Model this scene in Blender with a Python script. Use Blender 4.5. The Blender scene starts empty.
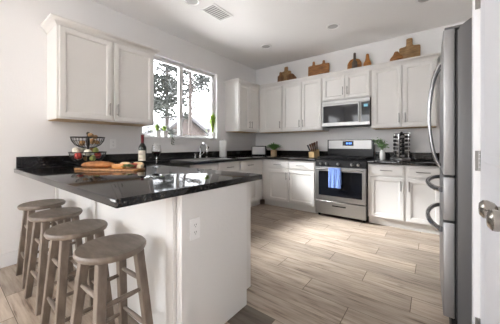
import bpy, bmesh, math, random
from mathutils import Vector, Matrix
R = random.Random(7)
PI = math.pi
scene = bpy.context.scene
C = scene.collection

# ------------------------------------------------------------------ camera
cd = bpy.data.cameras.new('camera')
cam = bpy.data.objects.new('camera', cd)
C.objects.link(cam)
cd.sensor_fit = 'HORIZONTAL'; cd.sensor_width = 36.0
cd.lens = 239.47 / 500 * 36
cd.shift_y = -17.06 / 500
cd.clip_start = 0.02
cam.location = (3.185, -4.399, 1.140)
cam.rotation_euler = (PI / 2, 0, 0.6505)
scene.camera = cam

# ------------------------------------------------------------------ world, light, exposure
w = bpy.data.worlds.new('world'); scene.world = w; w.use_nodes = True
wn = w.node_tree; wn.nodes.clear()
wo = wn.nodes.new('ShaderNodeOutputWorld'); wb = wn.nodes.new('ShaderNodeBackground')
wr = wn.nodes.new('ShaderNodeValToRGB'); wg = wn.nodes.new('ShaderNodeTexCoord'); ws = wn.nodes.new('ShaderNodeSeparateXYZ')
wn.links.new(wg.outputs['Generated'], ws.inputs[0]); wn.links.new(ws.outputs['Z'], wr.inputs[0])
wr.color_ramp.elements[0].position = 0.0; wr.color_ramp.elements[0].color = (0.975, 0.985, 1.0, 1)
wr.color_ramp.elements[1].position = 0.8; wr.color_ramp.elements[1].color = (0.85, 0.90, 1.0, 1)
wn.links.new(wr.outputs[0], wb.inputs['Color'])
wb.inputs['Strength'].default_value = 5.0
wn.links.new(wb.outputs[0], wo.inputs[0])


def portal(name, loc, direction, sx, sy):
    """window opening through which the sky lights the room"""
    l = bpy.data.lights.new(name, 'AREA'); l.shape = 'RECTANGLE'; l.size = sx; l.size_y = sy
    l.cycles.is_portal = True
    o = bpy.data.objects.new(name, l); C.objects.link(o); o.location = loc
    o.rotation_euler = Vector(direction).to_track_quat('-Z', 'Y').to_euler()
    return o


portal('daylight_kitchen_window', (-0.16, -1.95, 1.855), (1, 0, 0), 1.46, 1.21)
portal('daylight_dining_window', (1.125, -7.66, 1.75), (0, 1, 0), 1.5, 1.45)
portal('daylight_side_window', (-0.16, -6.35, 1.4), (1, 0, 0), 1.55, 1.85)

# hazy sun on the window side of the house
sd = bpy.data.lights.new('hazy_sun', 'SUN'); sd.energy = 24.0; sd.angle = math.radians(38); sd.color = (0.965, 0.985, 1.0)
so = bpy.data.objects.new('hazy_sun', sd); C.objects.link(so)
so.rotation_euler = Vector((1.0, 0.42, -1.0)).to_track_quat('-Z', 'Y').to_euler()

scene.view_settings.view_transform = 'Standard'
scene.view_settings.look = 'None'
scene.view_settings.gamma = 1.0
scene.view_settings.use_curve_mapping = False
scene.view_settings.exposure = 1.14
scene.cycles.use_denoising = True
scene.cycles.max_bounces = 10
scene.cycles.diffuse_bounces = 6
scene.cycles.sample_clamp_indirect = 6.0
scene.cycles.caustics_reflective = False
scene.cycles.caustics_refractive = False


# ------------------------------------------------------------------ materials
def mat(name, col, rough=0.5, metal=0.0, noise=None, bump=None, spec=0.5, **kw):
    """noise = (scale, amount, stretch xyz); bump = (scale, strength)"""
    m = bpy.data.materials.new(name); m.use_nodes = True
    nt = m.node_tree; b = nt.nodes['Principled BSDF']
    b.inputs['Base Color'].default_value = (*col, 1)
    b.inputs['Roughness'].default_value = rough
    b.inputs['Metallic'].default_value = metal
    b.inputs['Specular IOR Level'].default_value = spec
    for k, v in kw.items():
        b.inputs[k.replace('_', ' ')].default_value = v
    tc = None
    if noise or bump:
        tc = nt.nodes.new('ShaderNodeTexCoord')
    if noise:
        mp = nt.nodes.new('ShaderNodeMapping'); nt.links.new(tc.outputs['Object'], mp.inputs[0])
        mp.inputs['Scale'].default_value = noise[2] if len(noise) > 2 else (1, 1, 1)
        n = nt.nodes.new('ShaderNodeTexNoise'); n.inputs['Scale'].default_value = noise[0]; n.inputs['Detail'].default_value = 6
        nt.links.new(mp.outputs[0], n.inputs['Vector'])
        r = nt.nodes.new('ShaderNodeValToRGB'); a = noise[1]
        r.color_ramp.elements[0].position = 0.3; r.color_ramp.elements[1].position = 0.7
        r.color_ramp.elements[0].color = (*[max(0, c * (1 - a)) for c in col], 1)
        r.color_ramp.elements[1].color = (*[min(1, c * (1 + a)) for c in col], 1)
        nt.links.new(n.outputs['Fac'], r.inputs[0]); nt.links.new(r.outputs[0], b.inputs['Base Color'])
    if bump:
        n2 = nt.nodes.new('ShaderNodeTexNoise'); n2.inputs['Scale'].default_value = bump[0]; n2.inputs['Detail'].default_value = 4
        nt.links.new(tc.outputs['Object'], n2.inputs['Vector'])
        bp = nt.nodes.new('ShaderNodeBump'); bp.inputs['Strength'].default_value = bump[1]; bp.inputs['Distance'].default_value = 0.01
        nt.links.new(n2.outputs['Fac'], bp.inputs['Height']); nt.links.new(bp.outputs[0], b.inputs['Normal'])
    return m


def emis(name, col, st):
    m = mat(name, (0.01, 0.01, 0.012), 0.2)
    b = m.node_tree.nodes['Principled BSDF']
    b.inputs['Emission Color'].default_value = (*col, 1); b.inputs['Emission Strength'].default_value = st
    return m


M = {}
M['wall'] = mat('wall_paint', (0.77, 0.765, 0.765), 0.75, bump=(55, 0.10))
M['ceil'] = mat('ceiling_paint', (0.84, 0.83, 0.83), 0.85, bump=(50, 0.12))
M['trim'] = mat('white_trim_paint', (0.78, 0.78, 0.79), 0.35)
M['door'] = mat('white_door_paint', (0.66, 0.67, 0.71), 0.4)
M['cab'] = mat('cabinet_paint', (0.68, 0.665, 0.645), 0.42, noise=(3, 0.02))
M['panel'] = mat('white_panel_paint', (0.74, 0.735, 0.72), 0.5, bump=(45, 0.10))
M['kraft'] = mat('birch_underside', (0.52, 0.36, 0.2), 0.6, noise=(8, 0.2, (1, 12, 1)))
M['nickel'] = mat('brushed_nickel', (0.28, 0.27, 0.26), 0.38, 1.0)
M['knobm'] = mat('satin_nickel_knob', (0.40, 0.37, 0.33), 0.22, 1.0)
M['steel'] = mat('stainless_steel', (0.33, 0.327, 0.322), 0.36, 1.0, noise=(40, 0.05, (0.1, 0.1, 8)))
M['steel_l'] = mat('stainless_door_edge', (0.34, 0.34, 0.345), 0.45, 0.85, noise=(40, 0.05, (0.1, 8, 0.1)))
M['bar'] = mat('polished_steel_bar', (0.30, 0.30, 0.31), 0.2, 1.0)
M['fside'] = mat('fridge_grey_side', (0.14, 0.14, 0.142), 0.45, 0.2)
M['chrome'] = mat('chrome', (0.75, 0.75, 0.76), 0.08, 1.0)
M['black'] = mat('black_enamel', (0.008, 0.008, 0.009), 0.2, spec=0.25)
M['blackm'] = mat('black_matte', (0.010, 0.010, 0.011), 0.5, spec=0.2)
M['bglass'] = mat('black_glass', (0.006, 0.007, 0.010), 0.05, spec=0.35)
M['duct'] = mat('duct_grey', (0.36, 0.36, 0.36), 0.8)
M['can'] = mat('light_can_grey', (0.42, 0.42, 0.42), 0.5)
M['dark'] = mat('dark_gap', (0.03, 0.03, 0.03), 0.7)
M['paper'] = mat('white_paper', (0.85, 0.85, 0.84), 0.9, bump=(120, 0.2))
M['plastic'] = mat('white_plastic', (0.86, 0.86, 0.86), 0.4)
M['ceramic'] = mat('white_ceramic', (0.85, 0.85, 0.84), 0.25)
M['leaf'] = mat('leaf_green', (0.10, 0.24, 0.05), 0.5, noise=(30, 0.35))
M['leafl'] = mat('lime_leaf', (0.23, 0.34, 0.05), 0.5, noise=(30, 0.3))
M['leafs'] = mat('sage_leaf', (0.17, 0.30, 0.12), 0.55, noise=(30, 0.3))
M['leafd'] = mat('dark_leaf', (0.03, 0.07, 0.03), 0.5)
M['soil'] = mat('soil', (0.04, 0.03, 0.02), 0.9)
M['towel'] = mat('blue_terry', (0.17, 0.27, 0.60), 0.95, noise=(60, 0.18), bump=(220, 0.6))
M['wood_pot'] = mat('pale_wood_pot', (0.50, 0.37, 0.22), 0.55, noise=(10, 0.15, (1, 1, 8)))
M['block'] = mat('knife_block_wood', (0.66, 0.47, 0.24), 0.45, noise=(10, 0.15, (6, 1, 1)))
M['kh'] = mat('knife_handle', (0.11, 0.045, 0.02), 0.35)
M['khb'] = mat('knife_handle_black', (0.015, 0.02, 0.04), 0.35)
M['board1'] = mat('acacia_board', (0.27, 0.115, 0.035), 0.5, noise=(9, 0.55, (1, 1, 7)))
M['board2'] = mat('mango_board', (0.19, 0.088, 0.035), 0.5, noise=(9, 0.5, (7, 1, 1)))
M['board3'] = mat('oak_board', (0.30, 0.18, 0.08), 0.55, noise=(12, 0.35, (1, 1, 6)))
M['board4'] = mat('orange_board', (0.32, 0.125, 0.022), 0.4, noise=(8, 0.5, (1, 1, 6)))
M['boardd'] = mat('dark_board', (0.07, 0.045, 0.03), 0.5, noise=(9, 0.3, (1, 1, 6)))
M['serve'] = mat('serving_board', (0.38, 0.18, 0.06), 0.4, noise=(8, 0.35, (8, 1, 1)))
M['crust'] = mat('bread_crust', (0.36, 0.14, 0.042), 0.7, noise=(14, 0.5), bump=(30, 0.5))
M['crumb'] = mat('bread_pale', (0.72, 0.52, 0.30), 0.8, noise=(25, 0.2), bump=(60, 0.4))
M['cheese'] = mat('orange_cheese', (0.58, 0.25, 0.065), 0.5, noise=(10, 0.2))
M['cheesel'] = mat('pale_cheese', (0.80, 0.68, 0.46), 0.5)
M['salami'] = mat('salami', (0.30, 0.05, 0.035), 0.5, noise=(40, 0.5))
M['bottle'] = mat('wine_bottle_glass', (0.012, 0.014, 0.010), 0.07)
M['foil'] = mat('burgundy_foil', (0.13, 0.008, 0.012), 0.3)
M['label'] = mat('cream_label', (0.72, 0.66, 0.54), 0.7, noise=(30, 0.12))
M['ink'] = mat('label_ink', (0.25, 0.12, 0.08), 0.7)
M['wine'] = mat('red_wine', (0.035, 0.003, 0.008), 0.05)
M['glass'] = mat('clear_glass', (1, 1, 1), 0.0, Transmission_Weight=1.0, IOR=1.45)
M['wire'] = mat('black_wire', (0.018, 0.016, 0.015), 0.4, 0.5)
M['roll'] = mat('brown_roll', (0.40, 0.23, 0.10), 0.7, noise=(18, 0.4), bump=(30, 0.4))
M['garlic'] = mat('pale_bulb', (0.74, 0.70, 0.58), 0.5, noise=(15, 0.15))
M['apple'] = mat('red_apple', (0.45, 0.05, 0.04), 0.3, noise=(8, 0.4))
M['pear'] = mat('green_pear', (0.38, 0.42, 0.12), 0.4, noise=(10, 0.25))
M['jarlid'] = mat('black_jar_lid', (0.015, 0.015, 0.015), 0.4)
M['spice'] = mat('spice_jar', (0.5, 0.47, 0.44), 0.25, noise=(22, 0.75))
M['display'] = emis('blue_display', (0.08, 0.25, 1.0), 1.6)
M['displayc'] = emis('cyan_display', (0.25, 0.7, 0.9), 0.35)
M['bark'] = mat('bark', (0.028, 0.021, 0.018), 0.9, noise=(14, 0.4, (1, 1, 0.2)))
M['pine'] = mat('pine_foliage', (0.010, 0.0125, 0.011), 0.8, noise=(5, 0.5))
M['pine2'] = mat('grey_green_foliage', (0.013, 0.016, 0.012), 0.8, noise=(5, 0.5))
M['shingle'] = mat('grey_shingles', (0.034, 0.033, 0.038), 0.9, noise=(20, 0.25))
M['siding'] = mat('tan_siding', (0.045, 0.034, 0.030), 0.8, noise=(3, 0.1))
M['fascia'] = mat('dark_fascia', (0.035, 0.032, 0.034), 0.7)
M['bounce_ground'] = mat('pale_bounce_ground', (0.50, 0.48, 0.45), 0.95, noise=(6, 0.15))  # unseen outdoor ground, made pale to bounce daylight up onto the ceiling


def granite():
    m = bpy.data.materials.new('black_granite'); m.use_nodes = True
    nt = m.node_tree; b = nt.nodes['Principled BSDF']
    tc = nt.nodes.new('ShaderNodeTexCoord')
    v = nt.nodes.new('ShaderNodeTexNoise'); v.inputs['Scale'].default_value = 90; v.inputs['Detail'].default_value = 5
    nt.links.new(tc.outputs['Object'], v.inputs['Vector'])
    r = nt.nodes.new('ShaderNodeValToRGB')
    e = r.color_ramp.elements
    e[0].position = 0.52; e[0].color = (0.010, 0.010, 0.011, 1)
    e[1].position = 0.74; e[1].color = (0.055, 0.044, 0.034, 1)
    nt.links.new(v.outputs['Fac'], r.inputs[0]); nt.links.new(r.outputs[0], b.inputs['Base Color'])
    b.inputs['Roughness'].default_value = 0.07
    b.inputs['Specular IOR Level'].default_value = 0.4
    return m


M['granite'] = granite()


def stool_wood():
    m = bpy.data.materials.new('weathered_grey_wood'); m.use_nodes = True
    nt = m.node_tree; b = nt.nodes['Principled BSDF']
    tc = nt.nodes.new('ShaderNodeTexCoord'); mp = nt.nodes.new('ShaderNodeMapping')
    mp.inputs['Scale'].default_value = (3, 9, 3)
    nt.links.new(tc.outputs['Object'], mp.inputs[0])
    n = nt.nodes.new('ShaderNodeTexNoise'); n.inputs['Scale'].default_value = 4; n.inputs['Detail'].default_value = 7
    nt.links.new(mp.outputs[0], n.inputs['Vector'])
    r = nt.nodes.new('ShaderNodeValToRGB'); e = r.color_ramp.elements
    e[0].position = 0.3; e[0].color = (0.125, 0.097, 0.075, 1); e[1].position = 0.72; e[1].color = (0.215, 0.172, 0.138, 1)
    nt.links.new(n.outputs['Fac'], r.inputs[0]); nt.links.new(r.outputs[0], b.inputs['Base Color'])
    b.inputs['Roughness'].default_value = 0.42
    return m


M['stool'] = stool_wood()


def floor_mat():
    m = bpy.data.materials.new('wood_look_planks'); m.use_nodes = True
    nt = m.node_tree; b = nt.nodes['Principled BSDF']; L = nt.links.new
    at = nt.nodes.new('ShaderNodeAttribute'); at.attribute_name = 'tone'; at.attribute_type = 'GEOMETRY'
    sep = nt.nodes.new('ShaderNodeSeparateColor'); L(at.outputs['Color'], sep.inputs[0])
    tc = nt.nodes.new('ShaderNodeTexCoord')
    cmb = nt.nodes.new('ShaderNodeCombineXYZ'); L(sep.outputs[1], cmb.inputs[2])
    sc_ = nt.nodes.new('ShaderNodeVectorMath'); sc_.operation = 'SCALE'; sc_.inputs['Scale'].default_value = 40; L(cmb.outputs[0], sc_.inputs[0])
    ad = nt.nodes.new('ShaderNodeVectorMath'); ad.operation = 'ADD'; L(tc.outputs['Object'], ad.inputs[0]); L(sc_.outputs[0], ad.inputs[1])
    mp = nt.nodes.new('ShaderNodeMapping'); mp.inputs['Scale'].default_value = (1.3, 16, 1); L(ad.outputs[0], mp.inputs[0])
    n = nt.nodes.new('ShaderNodeTexNoise'); n.inputs['Scale'].default_value = 2.2; n.inputs['Detail'].default_value = 8; n.inputs['Roughness'].default_value = 0.62
    L(mp.outputs[0], n.inputs['Vector'])
    mp2 = nt.nodes.new('ShaderNodeMapping'); mp2.inputs['Scale'].default_value = (1.6, 4.5, 1); L(ad.outputs[0], mp2.inputs[0])
    n2 = nt.nodes.new('ShaderNodeTexNoise'); n2.inputs['Scale'].default_value = 1.7; n2.inputs['Detail'].default_value = 3; L(mp2.outputs[0], n2.inputs['Vector'])
    mp3 = nt.nodes.new('ShaderNodeMapping'); mp3.inputs['Scale'].default_value = (1.6, 3.4, 1); L(ad.outputs[0], mp3.inputs[0])
    kn = nt.nodes.new('ShaderNodeTexVoronoi'); kn.inputs['Scale'].default_value = 1.5; L(mp3.outputs[0], kn.inputs['Vector'])
    r = nt.nodes.new('ShaderNodeValToRGB'); e = r.color_ramp.elements
    e[0].position = 0.30; e[0].color = (0.19, 0.13, 0.09, 1)
    e[1].position = 0.62; e[1].color = (0.62, 0.52, 0.42, 1)
    k = e.new(0.44); k.color = (0.49, 0.395, 0.31, 1)
    L(n.outputs['Fac'], r.inputs[0])
    r2 = nt.nodes.new('ShaderNodeValToRGB'); r2.color_ramp.elements[0].position = 0.3; r2.color_ramp.elements[0].color = (0.80, 0.78, 0.76, 1)
    r2.color_ramp.elements[1].position = 0.65; r2.color_ramp.elements[1].color = (1.12, 1.12, 1.12, 1); L(n2.outputs['Fac'], r2.inputs[0])
    mx = nt.nodes.new('ShaderNodeMix'); mx.data_type = 'RGBA'; mx.blend_type = 'MULTIPLY'; mx.inputs['Factor'].default_value = 1
    L(r.outputs[0], mx.inputs['A']); L(r2.outputs[0], mx.inputs['B'])
    r3 = nt.nodes.new('ShaderNodeValToRGB'); r3.color_ramp.elements[0].position = 0.03; r3.color_ramp.elements[0].color = (0.30, 0.25, 0.2, 1)
    r3.color_ramp.elements[1].position = 0.09; r3.color_ramp.elements[1].color = (1, 1, 1, 1); L(kn.outputs['Distance'], r3.inputs[0])
    mk = nt.nodes.new('ShaderNodeMix'); mk.data_type = 'RGBA'; mk.blend_type = 'MULTIPLY'; mk.inputs['Factor'].default_value = 0.8
    L(mx.outputs['Result'], mk.inputs['A']); L(r3.outputs[0], mk.inputs['B'])
    mx2 = nt.nodes.new('ShaderNodeMix'); mx2.data_type = 'RGBA'; mx2.blend_type = 'MULTIPLY'; mx2.inputs['Factor'].default_value = 1
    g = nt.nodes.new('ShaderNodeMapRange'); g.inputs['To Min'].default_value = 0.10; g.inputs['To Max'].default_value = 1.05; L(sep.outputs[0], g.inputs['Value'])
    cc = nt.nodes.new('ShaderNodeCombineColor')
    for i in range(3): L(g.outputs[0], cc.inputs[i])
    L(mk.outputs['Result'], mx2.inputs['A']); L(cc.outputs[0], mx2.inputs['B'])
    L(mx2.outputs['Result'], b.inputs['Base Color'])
    b.inputs['Roughness'].default_value = 0.36
    bp = nt.nodes.new('ShaderNodeBump'); bp.inputs['Strength'].default_value = 0.15; bp.inputs['Distance'].default_value = 0.01
    L(n.outputs['Fac'], bp.inputs['Height']); L(bp.outputs[0], b.inputs['Normal'])
    return m


M['floor'] = floor_mat()
M['grout'] = mat('brown_grout', (0.13, 0.10, 0.075), 0.9)


# ------------------------------------------------------------------ builders
class B:
    def __init__(s):
        s.bm = bmesh.new(); s.mi = 0

    def _merge(s, t):
        mp = {}
        for v in t.verts: mp[v] = s.bm.verts.new(v.co)
        for f in t.faces:
            try:
                nf = s.bm.faces.new([mp[v] for v in f.verts]); nf.material_index = s.mi
            except ValueError:
                pass
        t.free()

    def box(s, x0, x1, y0, y1, z0, z1, bev=0.0, seg=1, mtx=None):
        t = bmesh.new(); bmesh.ops.create_cube(t, size=1)
        for v in t.verts:
            v.co = Vector(((x0 + x1) / 2 + v.co.x * (x1 - x0), (y0 + y1) / 2 + v.co.y * (y1 - y0), (z0 + z1) / 2 + v.co.z * (z1 - z0)))
        if bev > 0: bmesh.ops.bevel(t, geom=t.edges[:], offset=bev, segments=seg, affect='EDGES', profile=0.5)
        if mtx: bmesh.ops.transform(t, matrix=mtx, verts=t.verts)
        s._merge(t); return s

    def hexa(s, bot, top):  # 4+4 points
        v = [s.bm.verts.new(p) for p in list(bot) + list(top)]
        n = len(bot)
        fs = [v[:n][::-1], v[n:]] + [[v[i], v[(i + 1) % n], v[n + (i + 1) % n], v[n + i]] for i in range(n)]
        for f in fs:
            nf = s.bm.faces.new(f); nf.material_index = s.mi
        return s

    def tube(s, pts, r, seg=8, caps=True, closed=False):
        pts = [Vector(p) for p in pts]; n = len(pts)
        rr = r if isinstance(r, (list, tuple)) else [r] * n
        rings = []; ref = None
        for i, p in enumerate(pts):
            if closed: d = pts[(i + 1) % n] - pts[i - 1]
            else: d = pts[min(i + 1, n - 1)] - pts[max(i - 1, 0)]
            d.normalize()
            if ref is None:
                ref = Vector((0, 0, 1)) if abs(d.z) < 0.9 else Vector((1, 0, 0))
            a = (ref - d * ref.dot(d)).normalized(); ref = a; b = d.cross(a)
            rings.append([s.bm.verts.new(p + (a * math.cos(2 * PI * k / seg) + b * math.sin(2 * PI * k / seg)) * rr[i]) for k in range(seg)])
        for i in range(n if closed else n - 1):
            q, w_ = rings[i], rings[(i + 1) % n]
            for k in range(seg):
                f = s.bm.faces.new([q[k], q[(k + 1) % seg], w_[(k + 1) % seg], w_[k]]); f.material_index = s.mi
        if caps and not closed:
            for q in (rings[0][::-1], rings[-1]):
                f = s.bm.faces.new(q); f.material_index = s.mi
        return s

    def lathe(s, prof, c=(0, 0, 0), seg=20, sx=1.0, sy=1.0, axis='z'):
        c = Vector(c); rings = []

        def P(r, a, z):
            x, y = r * math.cos(a) * sx, r * math.sin(a) * sy
            if axis == 'z': return c + Vector((x, y, z))
            if axis == 'x': return c + Vector((z, x, y))
            return c + Vector((x, z, y))
        for r, z in prof:
            if r < 1e-6: rings.append([s.bm.verts.new(P(0, 0, z))])
            else: rings.append([s.bm.verts.new(P(r, 2 * PI * k / seg, z)) for k in range(seg)])
        for a, b in zip(rings, rings[1:]):
            for k in range(seg):
                k2 = (k + 1) % seg
                if len(a) == 1 and len(b) == 1: continue
                if len(a) == 1: vs = [a[0], b[k2], b[k]]
                elif len(b) == 1: vs = [a[k], a[k2], b[0]]
                else: vs = [a[k], a[k2], b[k2], b[k]]
                f = s.bm.faces.new(vs); f.material_index = s.mi
        return s

    def ball(s, c, r, sc=(1, 1, 1), seg=12, rings=8, mtx=None):
        t = bmesh.new(); bmesh.ops.create_uvsphere(t, u_segments=seg, v_segments=rings, radius=r)
        for v in t.verts: v.co = Vector((v.co.x * sc[0], v.co.y * sc[1], v.co.z * sc[2]))
        if mtx: bmesh.ops.transform(t, matrix=mtx, verts=t.verts)
        bmesh.ops.translate(t, vec=c, verts=t.verts); s._merge(t); return s

    def prism(s, poly, h0, h1, plane='xy', bev=0.0, mtx=None):
        t = bmesh.new()
        def P(a, b, h):
            return (a, b, h) if plane == 'xy' else ((a, h, b) if plane == 'xz' else (h, a, b))
        lo = [t.verts.new(P(a, b, h0)) for a, b in poly]; hi = [t.verts.new(P(a, b, h1)) for a, b in poly]
        n = len(poly)
        t.faces.new(lo[::-1]); t.faces.new(hi)
        for i in range(n): t.faces.new([lo[i], lo[(i + 1) % n], hi[(i + 1) % n], hi[i]])
        bmesh.ops.recalc_face_normals(t, faces=t.faces)
        if bev:
            es = [e for e in t.edges if len(e.link_faces) == 2 and e.calc_face_angle(0) > 0.6]
            bmesh.ops.bevel(t, geom=es, offset=bev, segments=2, affect='EDGES', profile=0.5)
        if mtx: bmesh.ops.transform(t, matrix=mtx, verts=t.verts)
        s._merge(t); return s

    def quad(s, *p):
        f = s.bm.faces.new([s.bm.verts.new(q) for q in p]); f.material_index = s.mi; return s

    def build(s, name, mats, parent=None, loc=(0, 0, 0), rot=(0, 0, 0), smooth=True, recalc=True):
        if recalc: bmesh.ops.recalc_face_normals(s.bm, faces=s.bm.faces)
        me = bpy.data.meshes.new(name); s.bm.to_mesh(me); s.bm.free()
        for m in (mats if isinstance(mats, (list, tuple)) else [mats]): me.materials.append(M[m] if isinstance(m, str) else m)
        if smooth:
            me.shade_smooth(); me.set_sharp_from_angle(angle=math.radians(38))
        o = bpy.data.objects.new(name, me); C.objects.link(o)
        o.location = loc; o.rotation_euler = rot
        if parent: o.parent = parent
        return o


def tag(o, label, cat, group=None, kind=None):
    o['label'] = label; o['category'] = cat
    if group: o['group'] = group
    if kind: o['kind'] = kind
    return o


def thing(name, label, cat, loc=(0, 0, 0), rz=0.0, group=None):
    o = bpy.data.objects.new(name, None); C.objects.link(o); o.empty_display_size = 0.05
    o.location = loc; o.rotation_euler = (0, 0, rz)
    return tag(o, label, cat, group)


def struct(o, label=None, cat=None):
    o['kind'] = 'structure'
    if label: o['label'] = label
    if cat: o['category'] = cat
    return o


def copy_tree(o, parent=None):
    c = o.copy(); C.objects.link(c)
    if parent: c.parent = parent
    for ch in list(o.children): copy_tree(ch, c)
    return c


# ------------------------------------------------------------------ room shell
H = 2.839
YR = -7.5          # rear wall
# floor planks running along X
fb = bmesh.new(); tone = fb.loops.layers.float_color.new('tone')
PL, PW, G = 1.0425, 0.205, 0.0022
def fquad(x0, x1, y0, y1, z, c, mi):
    f = fb.faces.new([fb.verts.new((x0, y0, z)), fb.verts.new((x1, y0, z)), fb.verts.new((x1, y1, z)), fb.verts.new((x0, y1, z))])
    f.material_index = mi
    for l in f.loops: l[tone] = c
fquad(-0.1, 4.25, YR - 0.1, 0.1, -0.002, (0, 0, 0, 1), 1)
for i in range(-23, 16):
    y0 = -2.85 + i * PW
    off = (2.716 - 0.3475 * i) % PL
    x = off - 2 * PL
    while x < 4.25:
        a, b_ = max(x, -0.1) + G, min(x + PL, 4.25) - G
        yy0, yy1 = max(y0, YR - 0.1) + G * .7, min(y0 + PW, 0.1) - G * .7
        if b_ - a > 0.01 and yy1 - yy0 > 0.01:
            g = R.uniform(0.48, 0.78)
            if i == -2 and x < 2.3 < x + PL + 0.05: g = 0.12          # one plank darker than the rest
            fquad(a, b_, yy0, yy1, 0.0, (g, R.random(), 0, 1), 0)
        x += PL
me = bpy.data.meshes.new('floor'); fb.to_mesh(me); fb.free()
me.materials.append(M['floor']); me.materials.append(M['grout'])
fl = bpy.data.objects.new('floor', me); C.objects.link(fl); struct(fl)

b = B(); b.box(-0.15, 4.25, YR - 0.15, 0.15, H, H + 0.12); struct(b.build('ceiling', 'ceil', smooth=False))
# left wall with the kitchen window and a dining window
WY0, WY1, WZ0, WZ1 = -2.67, -1.227, 1.258, 2.452
b = B()
T = 0.15
def wallx(b, x0, x1, y0, y1, holes):
    """wall parallel to Y with holes (ya, yb, za, zb) sorted by y"""
    y = y0
    for ya, yb, za, zb in holes:
        b.box(x0, x1, y, ya, 0, H)
        if za > 0: b.box(x0, x1, ya, yb, 0, za)
        if zb < H: b.box(x0, x1, ya, yb, zb, H)
        y = yb
    b.box(x0, x1, y, y1, 0, H)
wallx(b, -T, 0, YR, 0.15, [(-7.1, -5.6, 0.5, 2.3), (WY0, WY1, WZ0, WZ1)])
struct(b.build('wall_left', 'wall', smooth=False))
b = B(); b.box(0, 4.25, 0, 0.15, 0, H); struct(b.build('wall_back', 'wall', smooth=False))
b = B(); b.box(4.12, 4.25, -2.80, 0, 0, H); struct(b.build('wall_right', 'wall', smooth=False))
# pantry wall beside the camera with the doorway of two narrow doors
b = B(); PX = 3.366
b.box(PX, 4.25, -2.86, -2.80, 0, H)
wallx(b, PX, PX + 0.12, YR, -2.86, [(-4.285, -2.86, 0, 2.06)])
struct(b.build('wall_pantry', 'wall', smooth=False))
b = B()
b.box(0, 0.4, YR - 0.15, YR, 0, H); b.box(1.85, 4.25, YR - 0.15, YR, 0, H)
b.box(0.4, 1.85, YR - 0.15, YR, 0, 1.05); b.box(0.4, 1.85, YR - 0.15, YR, 2.45, H)
struct(b.build('wall_rear', 'wall', smooth=False))
b = B(); b.box(0.001, 0.014, YR, -3.63, 0.0, 0.125, 0.003); struct(b.build('baseboard_left', 'trim'))

# window: frame, sash, mullion, glass, sill
win = thing('window_1', 'white framed sliding window over the sink with two panes', 'window'); struct(win)
del win['label'], win['category']
b = B(); X0, X1 = -0.135, -0.085; fw_ = 0.045
b.box(X0, X1, WY0, WY0 + fw_, WZ0, WZ1, .004); b.box(X0, X1, WY1 - fw_, WY1, WZ0, WZ1, .004)
b.box(X0, X1, WY0 + fw_, WY1 - fw_, WZ0, WZ0 + fw_, .004); b.box(X0, X1, WY0 + fw_, WY1 - fw_, WZ1 - fw_, WZ1, .004)
b.build('window_frame', 'trim', win)
YM = -1.965
b = B(); b.box(-0.13, -0.078, YM - 0.035, YM + 0.035, WZ0 + fw_, WZ1 - fw_, .004); b.build('mullion', 'trim', win)
for ya, yb in ((WY0 + fw_, YM - .035), (YM + .035, WY1 - fw_)):
    b = B(); b.box(-0.112, -0.108, ya, yb, WZ0 + fw_, WZ1 - fw_); g = b.build('pane', 'glass', win, smooth=False)
b = B(); b.box(-0.084, 0.012, WY0, WY1, WZ0 - 0.018, WZ0 + 0.004, .004); b.build('window_sill', 'trim', win)
# window glass lets daylight through without caustic noise
gm = bpy.data.materials.new('window_glass'); gm.use_nodes = True
nt = gm.node_tree; nt.nodes.clear()
go = nt.nodes.new('ShaderNodeOutputMaterial'); gt = nt.nodes.new('ShaderNodeBsdfTransparent'); gg = nt.nodes.new('ShaderNodeBsdfGlossy')
gg.inputs['Roughness'].default_value = 0.0; gf = nt.nodes.new('ShaderNodeFresnel'); gf.inputs['IOR'].default_value = 1.3; gx = nt.nodes.new('ShaderNodeMixShader')
nt.links.new(gf.outputs[0], gx.inputs[0]); nt.links.new(gt.outputs[0], gx.inputs[1]); nt.links.new(gg.outputs[0], gx.inputs[2]); nt.links.new(gx.outputs[0], go.inputs[0])
for o in win.children:
    if o.name.startswith('pane'): o.data.materials[0] = gm

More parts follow.
